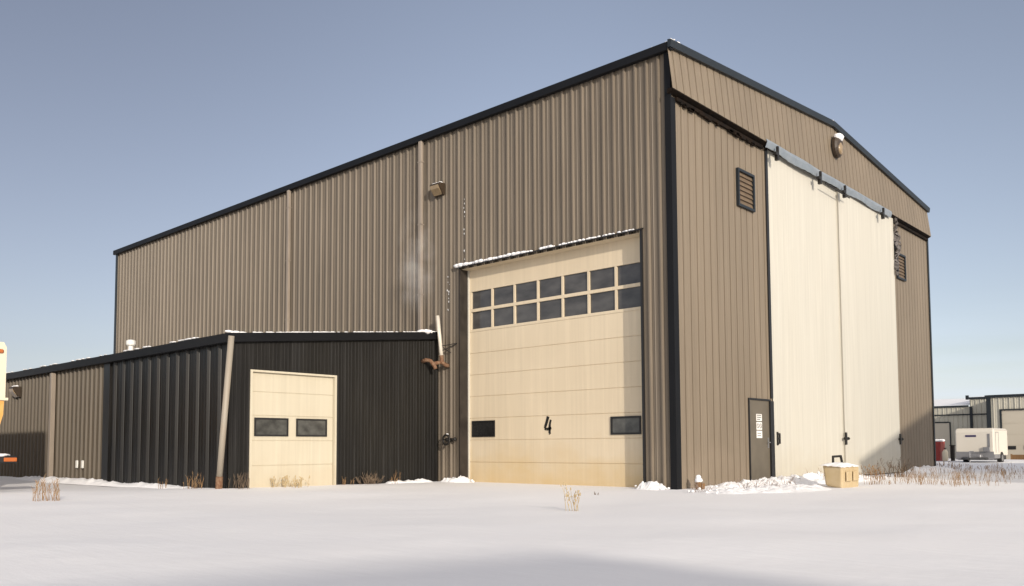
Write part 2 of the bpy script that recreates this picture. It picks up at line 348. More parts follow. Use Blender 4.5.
# trims
mb = MB(); mb.box(-0.12, 0.037, -0.068, -0.048, -0.3, 9.65); mb.box(0.018, 0.037, -0.047, 0.13, -0.3, 8.6); mb.box(-0.12, 0.017, -0.0475, 0.0, -0.3, 9.6)
mb.build('corner_trim', m_trim, H)
mb = MB(); mb.box(-LX-0.05, -LX+0.14, -0.068, -0.048, -0.3, 9.62); mb.build('corner_trim', m_slate, H)
mb = MB()
mb.box(0.022, 0.04, WY-0.08, WY+0.04, -0.3, 8.7); mb.build('corner_trim', m_slate, H)
mb = MB(); mb.prism([(-0.15,9.62),(-0.15,9.80),(0.06,9.84),(0.06,9.74),(-0.050,9.72),(-0.050,9.61),(-0.11,9.61)], 0, -LX-0.15, 0.10)
mb.build('eave_trim', m_trim, H)
mb = MB()
for a, b in ((-0.18, WY/2), (WY/2, WY+0.05)):
    za, zb = (EAVE-0.02, RIDGE) if a < 1 else (RIDGE, EAVE-0.02)
    mb.add([(x, y, z+dz) for y, z in ((a, za), (b, zb)) for x, dz in ((0.05,-0.05),(0.12,-0.05),(0.14,0.08),(0.14,0.11),(0.05,0.13))],
           [(i, (i+1) % 5, 5+(i+1) % 5, 5+i) for i in range(5)]+[(0,1,2,3,4),(5,6,7,8,9)])
mb.build('rake_trim', m_slate, H)
mb = MB(); 
for y0, y1 in ((-0.1, WY/2), (WY/2, WY+0.1)):
    z0, z1 = roofz(max(0, y0)), roofz(min(WY, y1))
    mb.add([(-LX-.1,y0,z0+.08),(0.075,y0,z0+.08),(0.075,y1,z1+.08),(-LX-.1,y1,z1+.08)], [(0,1,2,3)])
mb.build('roof', m_roof, H)
for xd in (-14.86, -8.16):
    mb = MB(); mb.bbox(xd-0.065, xd+0.065, -0.15, -0.048, 3.7, 9.62, 0.012)
    for z in (5.2, 7.2, 9.0): mb.box(xd-0.08, xd+0.08, -0.156, -0.047, z, z+0.03)
    mb.build('downspout', m_spout, H)
# overhead door
def sectional(name, x0, x1, z0, z1, seams, m, parent, holes=None, axis='y', d=0.0):
    """sectional door sheet with grooves at the seams; axis 'y': faces -Y at y=d; axis 'x': faces +X at x=d."""
    mb = MB(); prof = [(z0, 0)]
    for z in seams: prof += [(z-0.010, 0), (z-0.005, 0.014), (z+0.005, 0.014), (z+0.010, 0)]
    prof.append((z1, 0)); vs = []
    for z, g in prof:
        if axis == 'y': vs += [(x0, d+g, z), (x1, d+g, z)]
        else: vs += [(d-g, x0, z), (d-g, x1, z)]
    mb.add(vs, [(2*i, 2*i+1, 2*i+3, 2*i+2) for i in range(len(prof)-1)])
    return mb
od_parts_seams = [0.52+0.585*k for k in range(6)]
mb = sectional('overhead_door', OX0+0.02, OX1-0.01, -0.2, 4.03, od_parts_seams, m_door, H, d=OD)
WX0, PW = -6.545, 0.802
mb.add([(OX0+.02,OD,5.20),(OX1-.01,OD,5.20),(OX1-.01,OD,OZ+.05),(OX0+.02,OD,OZ+.05)], [(0,1,2,3)])
mb.box(OX0+0.02, OX1-0.01, OD-0.012, OD+0.05, 4.031, 4.10); mb.box(OX0+0.02, OX1-0.01, OD-0.012, OD+0.05, 5.13, 5.199)
mb.box(OX0+0.02, OX1-0.01, OD-0.012, OD+0.05, 4.575, 4.655)
for k in range(8):
    xx = WX0+PW*k-0.01
    if xx > OX1: continue
    for za, zb in ((4.101, 4.574), (4.656, 5.129)): mb.box(xx-0.03, xx+0.03, OD-0.010, OD+0.05, za, zb)
mb.box(OX0+0.02, WX0-0.041, OD-0.009, OD+0.05, 4.101, 4.574); mb.box(OX0+0.02, WX0-0.041, OD-0.009, OD+0.05, 4.656, 5.129)
D = mb.build('overhead_door', m_door, H)
for k in range(7):
    for za, zb in ((4.10, 4.575), (4.655, 5.13)):
        q = MB(); x0 = WX0+PW*k+0.02; x1 = min(x0+PW-0.06, OX1-0.01); t = random.uniform(-.004, .004); t2 = random.uniform(-.004, .004)
        q.add([(x0,OD+.03+t,za),(x1,OD+.03-t,za),(x1,OD+.03-t+t2,zb),(x0,OD+.03+t+t2,zb)], [(0,1,2,3)]); q.build('window_pane', m_glass, D)
def small_window(parent, a0, a1, z0, z1, axis, d, g, b=0.035):
    q = MB()
    def bx(u0, u1, za, zb):
        if axis == 'y': q.box(u0, u1, d-0.03, d-0.002, za, zb)
        else: q.box(d+0.002, d+0.03, u0, u1, za, zb)
    bx(a0, a1, z0, z0+b); bx(a0, a1, z1-b, z1); bx(a0, a0+b, z0+b, z1-b); bx(a1-b, a1, z0+b, z1-b)
    f = q.build('window', m_frame, parent)
    q = MB()
    if axis == 'y': q.box(a0+b, a1-b, d-0.012, d-0.003, z0+b, z1-b)
    else: q.box(d+0.003, d+0.012, a0+b, a1-b, z0+b, z1-b)
    q.build('pane', g, parent)
small_window(D, -6.50, -5.66, 1.19, 1.62, 'y', OD, m_gdark, 0.03)
small_window(D, -1.93, -1.09, 1.19, 1.61, 'y', OD, m_glass2, 0.045)
# painted numeral 4
q = MB()
def stroke(pts, wd):
    for (a, b, w0), (c, d, w1) in zip(pts, pts[1:]):
        v = Vector((c-a, d-b)); n = Vector((-v.y, v.x)).normalized()
        q.add([(a+n.x*w0, OD-0.004, b+n.y*w0), (a-n.x*w0, OD-0.004, b-n.y*w0), (c-n.x*w1, OD-0.004, d-n.y*w1), (c+n.x*w1, OD-0.004, d+n.y*w1)], [(0,1,2,3)])
Q = lambda px, py: (-4.35+px/586*1.02, 1.845-py/586*0.74)
def pts4(l): return [(*Q(a, b), w_) for a, b, w_ in l]
stroke(pts4([(292,138,.046),(270,235,.042),(236,345,.040),(232,372,.030)]), 0)
stroke(pts4([(225,378,.03),(262,392,.036),(352,368,.030)]), 0)
stroke(pts4([(342,205,.030),(322,290,.034),(318,370,.040),(318,470,.036),(326,490,.034)]), 0)
q.build('numeral', m_ink, D)
# jambs, head, white track, snow on the drip cap
mb = MB(); mb.box(OX0-0.05, OX0, -0.055, OD+0.12, -0.2, OZ+0.04); mb.build('door_jamb', m_jamb, H)
mb = MB(); mb.box(OX1, OX1+0.05, -0.055, OD+0.12, -0.2, OZ+0.04); mb.build('door_jamb', m_frame, H)
mb = MB(); mb.box(OX0+0.001, OX1-.001, 0.0, OD+0.12, OZ, OZ+0.06); mb.build('door_head', m_door, H)
mb = MB(); mb.prism([(-0.10,OZ+0.035),(-0.10,OZ+0.055),(0.0,OZ+0.10),(0.0,OZ+0.062),(-0.085,OZ+0.035)], 0, OX0-0.08, OX1+0.07)
mb.build('drip_cap', m_frame, H)
mb = MB(); mb.box(OX0+0.001, OX0+0.03, OD-0.06, OD-0.002, -0.2, OZ-0.002); mb.build('door_track', m_cream, H)
mb = MB()
for i in range(330):
    u = random.random()**1.4; x = OX0-0.08+u*(OX1-OX0+0.1); dens = 1-u
    if random.random() < 0.35+dens:
        r = random.uniform(0.016, 0.03+0.05*dens*random.random()); mb.lump((x, -0.055+random.uniform(-.03,.02), OZ+0.075+r*0.35), r, i, sq=(1.7,1,0.8))
mb.build('snow', m_snowc, H, smooth=True)['kind'] = 'stuff'
# sliding doors
mb = MB(); siding(mb, (-0.015,0,0), Y, X, 4.66, 9.30, 0.02, 8.72, 'faint', 0.05); mb.box(-0.06, -0.016, 4.66, 9.30, 0.02, 8.72)
SL = mb.build('sliding_door', m_cream, H)
mb = MB(); siding(mb, (0.045,0,0), Y, X, 9.28, 14.08, 0.02, 8.70, 'faint', 0.05); mb.box(-0.02, 0.044, 9.28, 14.08, 0.02, 8.70)
SR = mb.build('sliding_door', m_cream, H)
def latch(parent, y, x, z=1.10, w=0.17, h=0.34):
    q = MB(); t = 0.028
    q.box(x, x+.03, y-w/2, y-w/2+.05, z-h/2, z+h/2); q.box(x, x+.03, y+w/2-.04, y+w/2, z-h*0.4, z+h*0.4)
    for dz in (-h*.4, -.015, h*.4-.03): q.box(x+.002, x+.034, y-w/2+.05, y+w/2-.04, z+dz, z+dz+.035)
    q.build('latch', m_iron, parent)
latch(SL, 4.95, -0.01)
def hinge(parent, y, x, z=1.12):
    q = MB(); q.box(x, x+.04, y-.05, y+.05, z-.18, z+.18); q.box(x+.002, x+.06, y-.13, y+.13, z-.035, z+.035)
    q.tube([(x+.04,y-.14,z),(x+.04,y-.09,z)], .045); q.tube([(x+.04,y+.09,z),(x+.04,y+.14,z)], .045); q.build('latch', m_iron, parent)
hinge(SR, 9.30, 0.047); hinge(SR, 14.05, 0.047)
mb = MB(); mb.box(0.045, 0.0465, 9.262, 9.278, 0.05, 8.6); mb.build('door_edge', m_spout, H); mb = MB(); mb.box(-0.05, 0.012, 4.642, 4.658, 0, 8.7); mb.build('door_edge', m_rail, H)
# grey weather flap over the track
mb = MB(); n = 90; vs = []
for i in range(n+1):
    y = 4.32 + (13.62-4.32)*i/n; wv = 0.02*math.sin(i*0.32)+0.008*math.sin(i*1.7)
    zt = 8.79+0.03*noise.noise(Vector((y*0.7, 3, 0))); zb = 8.615+0.035*noise.noise(Vector((y*0.6, 9, 0)))+0.02*math.sin(i*.23)
    vs += [(0.155, y, zt), (0.185+wv*.5, y, (zt+zb)/2), (0.13+wv, y, zb-.05), (0.11+wv, y, zb-.05)]
mb.add(vs, [(4*i+k, 4*i+k+1, 4*i+k+5, 4*i+k+4) for i in range(n) for k in range(3)])
mb.build('weather_flap', m_flap, H)
for y in (4.72, 7.45, 9.25, 12.5):
    mb = MB(); mb.box(0.20, 0.29, y-0.04, y+0.05, 8.30, 8.52); mb.box(0.20, 0.29, y-0.12, y-0.041, 8.42, 8.50); mb.box(0.24, 0.30, y-.03, y+.03, 8.521, 8.66); mb.build('trolley_bracket', m_iron, H)
mb = MB(); mb.tube([(0.26, 7.8, 8.40), (0.26, 9.6, 8.36)], 0.018); mb.build('pull_rod', m_iron, H)
# man door beside the sliding doors
mb = MB(); mb.box(0.0, 0.035, 3.305, 3.34, -0.1, 2.09); mb.box(0.0, 0.035, 3.341, 4.49, 2.05, 2.09); mb.box(0.0, 0.05, 4.43, 4.62, -0.1, 2.049)
mb.box(0.018, 0.04, 4.50, 4.62, 2.121, 8.6)
mb.build('door_frame', m_frame, H)
mb = MB(); mb.box(-0.05, 0.004, 3.345, 4.425, -0.1, 2.046); MD = mb.build('man_door', m_mdoor, H)
mb = MB(); mb.box(0.0045, 0.02, 4.31, 4.36, 0.86, 1.12); mb.tube([(0.005,4.33,1.0),(0.07,4.33,1.0),(0.075,4.22,1.0)], 0.013); mb.build('handle', m_rim, MD)
for z, h_, kind in ((1.62, .17, 0), (1.41, .19, 1), (1.20, .18, 2)):
    mb = MB(); mb.box(0.0042, 0.007, 3.72, 4.02, z-h_/2, z+h_/2); st = mb.build('sticker', m_paper, MD)
    q = MB()
    if kind == 0:
        for k in range(3): q.box(0.0072, 0.009, 3.75, 3.98-0.05*(k == 2), z+.045-k*.05, z+.065-k*.05)
    elif kind == 1:
        n = 20; ring = []
        for cy in (3.80, 3.94):
            for k in range(n):
                a, b = 2*math.pi*k/n, 2*math.pi*(k+1)/n
                q.add([(0.0075, cy+r*math.cos(t), z+r*math.sin(t)) for r, t in ((.045,a),(.062,a),(.062,b),(.045,b))], [(0,1,2,3)])
            q.add([(0.0075, cy-.04, z+.03), (0.0075, cy-.03, z+.04), (0.0075, cy+.04, z-.03), (0.0075, cy+.03, z-.04)], [(0,1,2,3)])
    else:
        for k in range(2): q.box(0.0072, 0.009, 3.76, 3.96, z+.02-k*.06, z+.035-k*.06)
    q.build('sticker_print', m_iron, MD)
# louvres
def louvre(y0, y1, z0, z1):
    q = MB(); b = 0.06; d0, d1 = 0.006, 0.075
    q.box(d0, d1, y0, y1, z0, z0+b); q.box(d0, d1, y0, y1, z1-b, z1); q.box(d0, d1, y0, y0+b, z0+b, z1-b); q.box(d0, d1, y1-b, y1, z0+b, z1-b)
    f = q.build('louvre', m_slate, H)
    q = MB(); q.box(0.0045, 0.012, y0+b, y1-b, z0+b, z1-b); n = 7; h_ = (z1-z0-2*b)/n
    for k in range(n):
        z = z0+b+h_*k; q.add([(0.045, y0+b, z+.012), (0.045, y1-b, z+.012), (0.014, y1-b, z+h_*0.95), (0.014, y0+b, z+h_*0.95)], [(0,1,2,3)])
    q.build('slat', m_slat, f)
louvre(2.93, 3.80, 6.78, 7.72); louvre(14.36, 15.20, 6.64, 7.54)
# snow specks on the eave and rake
mb = MB()
for i in range(16):
    x = random.choice([-24.6, -24.2, -23.8, -0.1, 0.05])+random.uniform(-.3, .3); mb.lump((min(x, 0.1), -0.05, 9.83), random.uniform(.02,.035), i, sq=(2.6,1.2,.6))
for y in (-.1, .02, .2, 8.9, 9.0, 9.1): mb.lump((0.1, y, (roofz(max(0,y)))+0.12), random.uniform(.02,.035), int(y*10), sq=(1,2.2,.6))
for i in range(34):                                   # snow stuck to the ribs above the exhaust
    z = 5.85+2.0*(i % 17)/17 if i < 17 else random.uniform(4.6, 5.6); x = -6.47+random.uniform(-.025,.025) if i < 17 else -7.05+random.uniform(-.1,.03)
    if random.random() < .7: mb.lump((x, -0.035, z), random.uniform(.006,.015), i, sq=(.8,.5,2.2))
mb.build('snow', m_snowc, H, smooth=True)['kind'] = 'stuff'

# torn sheet hanging at the right edge of the sliding doors
mb = MB(); n = 40; vs = []
for i in range(n+1):
    t = i/n; z = 8.70-2.0*t; wd = 0.10+0.50*math.sin(min(1, t*1.25)*2.6)**2*(1-0.3*t)+0.08*noise.noise(Vector((t*9, 2, 0)))
    yc = 14.10-0.10*t
    for k in range(7):
        u = k/6; vs.append((0.09+0.09*noise.noise(Vector((u*5, t*12, 1)))+0.05*math.sin(u*9+t*14), yc+wd*u, z+0.12*noise.noise(Vector((u*4, t*8, 5)))))
fs = [(7*i+k, 7*i+k+1, 7*i+k+8, 7*i+k+7) for i in range(n) for k in range(6) if noise.noise(Vector((i*.9, k*1.3, 7))) > -0.34]
mb.add(vs, fs); tag(mb.build('torn_sheet', m_net, loc=(0.1, 14.2, 6.7)), 'dark torn strip of sheeting hanging down the right edge of the cream sliding doors', 'torn sheet')

# ------------------------------------------------------------------ lean-to annex
AX, AY = -7.5, -6.3
A = thing('annex', (-18, -3, 0), 'low black and brown lean-to annex with an ivory roller door against the hangar', 'annex')
az = lambda y: 3.30 + (y-AY)/6.3*0.62            # wall top under the rake trim
mb = MB(); DY0, DY1, DZ = -5.74, -3.42, 2.66
siding(mb, (AX,0,0), Y, X, AY+.01, DY0, -0.3, az, 'shallow', .1); siding(mb, (AX,0,0), Y, X, DY0, DY1, DZ, az, 'shallow', .1); siding(mb, (AX,0,0), Y, X, DY1, -0.04, -0.3, az, 'shallow', .1)
mb.build('black_wall', m_black, A)
mb = MB(); siding(mb, (0,AY,0), X, -Y, -13.66, AX, -0.3, 3.3, 'deep', .1, .5)
mb.build('black_wall', m_black2, A)
mb = MB(); mb.box(-14.06, -13.661, AY-0.05, AY+.05, -0.3, 3.25); mb.build('joint_trim', m_black2, A)
mb = MB(); siding(mb, (0,AY,0), X, -Y, -32, -14.062, -0.3, 3.3); mb.add([(-32,AY,-.3),(-32,0,-.3),(-32,0,3.95),(-32,AY,3.3)], [(0,1,2,3)])
mb.build('brown_wall', m_brown3, A)
mb = MB(); mb.prism([(AY-.16,3.24),(AY-.18,3.43),(AY+.05,3.47),(AY+.05,3.38),(AY-.06,3.36),(AY-.06,3.23)], 0, -32, AX+0.13)
mb.build('eave_trim', m_trim, A)
mb = MB(); mb.add([(x, y, z) for y, z0 in ((AY-.12, 3.20), (-0.04, 3.84)) for x, z in ((AX+.03,z0+.05),(AX+.12,z0+.05),(AX+.14,z0+.22),(AX+.12,z0+.25),(AX+.03,z0+.25))],
       [(i, (i+1) % 5, 5+(i+1) % 5, 5+i) for i in range(5)]+[(0,1,2,3,4),(5,6,7,8,9)])
mb.build('rake_trim', m_trim, A)
mb = MB(); mb.box(AX+.035, AX+.128, AY-.1, -0.05, 3.0, 3.0001) if False else None
mb.add([(-32.1,AY-.1,3.45),(AX+.06,AY-.1,3.45),(AX+.06,-0.04,4.08),(-32.1,-0.04,4.08)], [(0,1,2,3)]); mb.build('roof', m_roof, A)
mb = MB()                                           # snow caught along the roof edges
for i in range(150):
    x = -30+22.4*random.random()
    if noise.noise(Vector((x*.8, 0, 4))) > -0.05: mb.lump((x, AY-.10, 3.465), random.uniform(.02,.04), i, sq=(3.2,1.4,.6))
for i in range(90):
    t = random.random(); y = AY+6.2*t
    mb.lump((AX+.09, y, 3.455+.625*(y-AY+.12)/6.26), random.uniform(.014,.026), i, sq=(1,3,.7))
for i in range(8): mb.lump((AX+.02+random.uniform(-.05,.1), -0.5+random.uniform(-.4,.3), 4.05), random.uniform(.05,.09), i, sq=(1.2,1.5,.7))
for i in range(6): mb.lump((AX+.05, AY+random.uniform(-.05,.3), 3.49), random.uniform(.03,.05), i, sq=(1.2,1.8,.7))
mb.build('snow', m_snowc, A, smooth=True)['kind'] = 'stuff'
mb = sectional('d', DY0+.03, DY1-.06, -0.25, DZ-.02, [0.52, 1.09, 1.66, 2.20], m_door2, A, axis='x', d=AX-0.06)
AD = mb.build('overhead_door', m_door2, A)
small_window(AD, -5.62, -4.74, 1.19, 1.61, 'x', AX-0.06, m_glass2); small_window(AD, -4.52, -3.66, 1.19, 1.61, 'x', AX-0.06, m_glass2)
mb = MB(); mb.box(AX-.1, AX+.025, DY0-.03, DY0+.025, -.25, DZ+.03); mb.box(AX-.1, AX+.025, DY1-.055, DY1+.0, -.25, DZ+.03); mb.box(AX-.1, AX+.025, DY0+.0255, DY1-.0555, DZ-.015, DZ+.03)
mb.build('door_frame', m_door2, A)
mb = MB(); mb.box(AX+.0, AX+.03, DY1+.003, DY1+.05, -.25, DZ+.03); mb.build('door_seal', m_frame, A)
mb = MB(); mb.tube([(-7.17,-6.43,3.36),(-7.42,-6.45,1.3),(-7.53,-6.46,0.30)], 0.068, 10); PO = mb.build('downspout', m_post, A, smooth=True)
mb = MB(); mb.tube([(-7.53,-6.46,0.30),(-7.56,-6.46,-0.2)], 0.078, 10); mb.build('rusty_boot', m_rust, PO, smooth=True)
mb = MB(); mb.bbox(-17.70, -17.54, AY-.17, AY-.037, -.2, 3.2, .012); mb.build('downspout', m_spout, A)
mb = MB(); mb.tube([(-14.6,-5.4,3.5),(-14.6,-5.4,3.92)], .07, 12); mb.tube([(-14.6,-5.4,3.86),(-14.6,-5.4,3.90),(-14.6,-5.4,4.0),(-14.6,-5.4,4.03)], [.11,.13,.13,.06], 12); mb.build('roof_vent', m_white, A)
for xo in (-15.70, -15.30): 
    mb = MB(); mb.bbox(xo-.065, xo+.065, AY-.09, AY-.048, .38, .60, .015); mb.build('outlet_box', m_white, A)

# ------------------------------------------------------------------ wall lamps
def wall_pack(loc, face, label, s=1.0, group='wall lamps'):
    t = thing('wall_lamp', loc, label, 'lamp', group); x, y, z = loc
    def tr(u, n, h): return (x+u*s, y-n*s, z+h*s) if face == 'y' else (x+n*s, y+u*s, z+h*s)
    def pr(poly, u0, u1, name, m):
        q = MB(); k = len(poly); q.add([tr(u0, *p) for p in poly]+[tr(u1, *p) for p in poly], [tuple(range(k)), tuple(range(k, 2*k))]+[(i, (i+1) % k, k+(i+1) % k, k+i) for i in range(k)])
        return q.build(name, m, t)
    pr([(0,-.17),(.06,-.17),(.20,.02),(.24,.13),(.20,.17),(0,.17)], -.2, .2, 'housing', m_bronze)
    pr([(.085,-.165),(.225,.0),(.245,.10),(.21,.03)], -.17, .17, 'lens', m_lens)
    q = MB()
    for i in range(5): q.lump(tr(-.15+.07*i, .11, .18), .045*s, i, sq=(1.3,1.3,.7))
    q.build('snow_cap', m_snowc, t, smooth=True)
wall_pack((-7.42, -0.036, 8.06), 'y', 'bronze wall lamp high on the long hangar wall, left of the tall overhead door', .95)
wall_pack((-20.75, AY-.036, 2.78), 'y', 'bronze wall lamp under the eave of the low brown annex wall by the truck', 1.0)
t = thing('wall_lamp', (0.13, 8.98, 9.80), 'round brown lamp with a snow cap near the gable peak above the sliding doors', 'lamp', 'wall lamps')
q = MB(); n = 20; vs = []; fs = []
for i, (d, sc) in enumerate(((0, 1), (.08, 1), (.14, .85), (.17, .55))):
    for k in range(n):
        a = 2*math.pi*k/n; vs.append((0.13+d, 8.98+.27*sc*math.cos(a), 9.80+.34*sc*math.sin(a)))
for i in range(3): fs += [(i*n+k, i*n+(k+1) % n, (i+1)*n+(k+1) % n, (i+1)*n+k) for k in range(n)]
fs.append(tuple(3*n+k for k in range(n))); q.add(vs, fs); q.build('housing', m_bronze, t)
q = MB(); q.lump((0.27, 8.98, 9.72), .19, 3, sq=(.35,1.0,1.0), rough=.05); q.build('lens', m_lens, t, smooth=True)
q = MB(); q.lump((0.22, 8.98, 10.06), .17, 4, sq=(.85,1.2,.75), rough=.2); q.build('snow_cap', m_snowc, t, smooth=True)

# ------------------------------------------------------------------ pipes on the wall
t = thing('exhaust_pipe', (-7.2, -0.25, 3.2), 'pale upright exhaust pipe with rusty elbows at the joint of annex and hangar', 'pipe')
q = MB(); q.tube([(-7.29,-.25,4.50),(-7.13,-.25,3.34)], .052, 10); q.build('stack', m_pipe, t, smooth=True)
q = MB(); q.tube([(-7.14,-.25,3.40),(-7.12,-.25,3.22),(-7.10,-.12,3.14),(-7.10,-.0,3.13)], .06, 10); q.tube([(-7.12,-.25,3.22),(-7.22,-.42,3.18),(-7.27,-.46,3.16)], .05, 10)
q.build('tee', m_rust, t, smooth=True)
q = MB(); q.tube([(-7.5,-.62,3.24),(-7.36,-.60,3.27),(-7.24,-.55,3.24),(-7.16,-.48,3.10),(-7.14,-.46,3.02)], .055, 10); q.build('elbow', m_rust, t, smooth=True)
q = MB(); q.tube([(-7.16,-.25,3.66),(-6.75,-.04,3.72)], .012); q.tube([(-7.15,-.25,3.52),(-6.80,-.04,3.70)], .012); q.tube([(-7.16,-.25,3.66),(-6.98,-.04,3.48)], .012); q.build('bracket', m_iron, t)
t = thing('hose_valve', (-7.11, -0.04, 1.1), 'dark round hose valve on the wall between annex and overhead door', 'valve')
q = MB(); q.tube([(-6.98+.13*math.cos(a*.4), -.22, 1.12+.13*math.sin(a*.4)) for a in range(17)], .028, 8); q.tube([(-7.10,-.22,1.12),(-6.86,-.22,1.12)], .02); q.build('handwheel', m_iron, t, smooth=True)
q = MB(); q.tube([(-6.98,-.0,1.12),(-6.98,-.22,1.12)], .05, 10); q.tube([(-6.98,-.13,1.12),(-6.74,-.13,1.13)], .032, 8); q.lump((-6.73,-.13,1.13), .05, 2, sq=(.7,1,1)); q.build('stem', m_iron, t, smooth=True)
q = MB(); q.lump((-6.96,-.2,1.27), .03, 1, sq=(1.3,1.3,.6)); q.build('snow_cap', m_snowc, t, smooth=True)

# ------------------------------------------------------------------ truck at the left edge
T = thing('truck', (-17, -10.5, 0), 'cream truck with orange lower body and snowy bumper at the left edge of the photo', 'truck')
y0, y1, xf = -11.75, -9.3, -12.18
def body_prof(z0, z1, r): return None
q = MB(); q.prism([(y0+.03,2.08),(y1-.03,2.08),(y1,2.12),(y1,3.28),(y1-.06,3.40),(y0+.06,3.40),(y0,3.28),(y0,2.12)], 0, -22.0, xf); q.build('upper_body', m_tcream, T)
q = MB(); q.prism([(y0+.5,1.22),(y1-.5,1.22),(y1-.24,1.30),(y1-.09,1.48),(y1-.03,1.72),(y1-.02,2.06),(y0+.02,2.06),(y0+.03,1.72),(y0+.09,1.48),(y0+.24,1.30)], 0, -21.9, xf-.01); q.build('lower_body', m_torange, T)
q = MB(); q.prism([(y0-.03,2.05),(y1+.05,2.05),(y1+.05,2.11),(y0-.03,2.11)], 0, -21.95, xf+.04); q.build('belt_rail', m_tcream, T)
q = MB(); q.bbox(xf-.3, xf+.42, y0-.05, y1+.18, .60, .77, .03); BU = q.build('bumper', m_frame, T)
q = MB(); q.bbox(xf+.421, xf+.45, y1-.12, y1+.15, .64, .73, .01); q.build('turn_signal', m_amber, BU)
q = MB()
for i in range(26): q.lump((xf+.05+random.uniform(-.1,.3), y0+.1+2.4*i/26, .785), random.uniform(.08,.13), i, sq=(1.5,1.5,.4))
q.build('snow', m_snowc, BU, smooth=True)['kind'] = 'stuff'
for yy in (y0+.3, (y0+y1)/2, y1-.12): q = MB(); q.bbox(xf, xf+.05, yy-.11, yy+.05, 3.14, 3.23, .02); q.build('marker_light', m_amber, T)
q = MB(); q.bbox(xf+.001, xf+.02, y0+.15, y1-.3, 2.2, 3.0, .02); q.build('windshield', m_glass, T)
q = MB(); q.box(-21.8, xf-.3, y0+.5, y1-.5, .55, 1.219); q.build('chassis', m_frame, T)
for xx in (-13.9, -20.2):
    for yy in (y0+.12, y1-.42):
        q = MB(); q.tube([(xx,yy,.48),(xx,yy+.3,.48)], .48, 24); wo = q.build('wheel', m_tyre, T)
        q = MB(); q.tube([(xx,yy-.01,.48),(xx,yy+.31,.48)], .25, 16); q.build('rim', m_rim, wo)

# ------------------------------------------------------------------ things at the foot of the gable
t = thing('storage_box', (2.0, 3.4, 0), 'tan box with a dark handle and snow lid in front of the sliding doors', 'box')
q = MB(); q.add([(2.00,2.96,.02),(2.40,2.91,-.05),(2.42,3.86,-.05),(2.00,3.86,-.02),(1.95,2.94,.50),(2.42,2.90,.46),(2.43,3.87,.46),(1.95,3.87,.50)],
                [(0,1,2,3),(4,5,6,7),(0,1,5,4),(1,2,6,5),(2,3,7,6),(3,0,4,7)]); bo = q.build('case', m_box, t)
bm_ = bo.modifiers.new('bevel', 'BEVEL'); bm_.width = .05; bm_.segments = 3
q = MB(); q.bbox(2.44, 2.46, 3.05, 3.35, .12, .34, .008); q.bbox(2.44, 2.46, 3.45, 3.75, .12, .34, .008); q.build('panel', m_box, t)
q = MB(); n = 14; vs = [(1.92+.53*i/n, 2.87+1.03*j/n, .475-.04*i/n+.065*min(1, 4*min(i, n-i, j, n-j)/n)+.02*noise.noise(Vector((i*.5, j*.5, 2)))) for j in range(n+1) for i in range(n+1)]
q.add(vs, [(j*(n+1)+i, j*(n+1)+i+1, (j+1)*(n+1)+i+1, (j+1)*(n+1)+i) for j in range(n) for i in range(n)]); q.build('snow_lid', m_snowc, t, smooth=True)
q = MB(); q.tube([(2.0,3.45,.50),(2.0,3.45,.66),(2.06,3.75,.67),(2.08,3.78,.50)], .03, 8); q.build('handle', m_iron, t)
t = thing('stake', (.35, .3, 0), 'short brown stub post with a pointed snow cap at the foot of the gable wall', 'post')
q = MB(); q.tube([(.35,.28,-.1),(.35,.28,.16)], [.06,.07], 9); q.tube([(.41,.34,-.1),(.42,.35,.12)], .045, 8); q.build('stub', m_wood, t)
q = MB(); q.lump((.35,.28,.18), .09, 6, sq=(1,1,.6)); q.lump((.35,.28,.24), .055, 3, sq=(1,1,1.1)); q.build('snow_cap', m_snowc, t, smooth=True)

# ------------------------------------------------------------------ snow banks
def bank(pts, seed, n=40, m=14):
    """pts: (x, y, half-width, height) along a line; lumpy ridge of crumbled snow."""
    mb = MB(); vs = []
    for i in range(n+1):
        t = i/n*(len(pts)-1); a = min(int(t), len(pts)-2); f = t-a
        p = [pts[a][k]*(1-f)+pts[a+1][k]*f for k in range(4)]
        d = Vector((pts[a+1][0]-pts[a][0], pts[a+1][1]-pts[a][1])).normalized(); nn = Vector((-d.y, d.x))
        for j in range(m+1):
            u = -1+2*j/m; xx = p[0]+nn.x*u*p[2]; yy = p[1]+nn.y*u*p[2]
            env = max(0, 1-u*u)*min(1, 6*min(i, n-i)/n)
            q = Vector((xx, yy, seed)); hh = p[3]*env*(0.75+0.9*abs(noise.noise(q*3.1))+0.55*noise.noise(q*7.5)+0.5*abs(noise.noise(q*13))) + 0.03*env*noise.noise(q*19)
            vs.append((xx, yy, hh-0.05+0.04*env))
    mb.add(vs, [(i*(m+1)+j, i*(m+1)+j+1, (i+1)*(m+1)+j+1, (i+1)*(m+1)+j) for i in range(n) for j in range(m)])
    return mb
def snowbank(pts, seed, lumps=0, n=40, m=14):
    mb = bank(pts, seed, n, m)
    for i in range(lumps):
        t = random.random()*(len(pts)-1); a = min(int(t), len(pts)-2); f = t-a
        p = [pts[a][k]*(1-f)+pts[a+1][k]*f for k in range(4)]
        r = random.uniform(.012, .04); mb.lump((p[0]+random.uniform(-1,1)*p[2]*.8, p[1]+random.uniform(-1,1)*p[2]*.8, p[3]*.6*random.random()+.01), r, i, rough=.6)
    o = mb.build('snow_bank', m_snowc, smooth=True); o['kind'] = 'structure'
snowbank([(.35,-.2,.35,.07),(.55,1.2,.6,.09),(.6,2.6,.65,.10),(.6,4.2,.7,.14),(.8,5.6,.85,.15),(.9,7.2,.9,.13),(1.0,8.6,.9,.08)], 3, 45, 260, 40)
snowbank([(1.2,-1.2,.5,.05),(1.6,.2,.8,.06),(1.8,1.8,.9,.07),(1.8,2.7,.6,.05)], 9, 25, 150, 40)
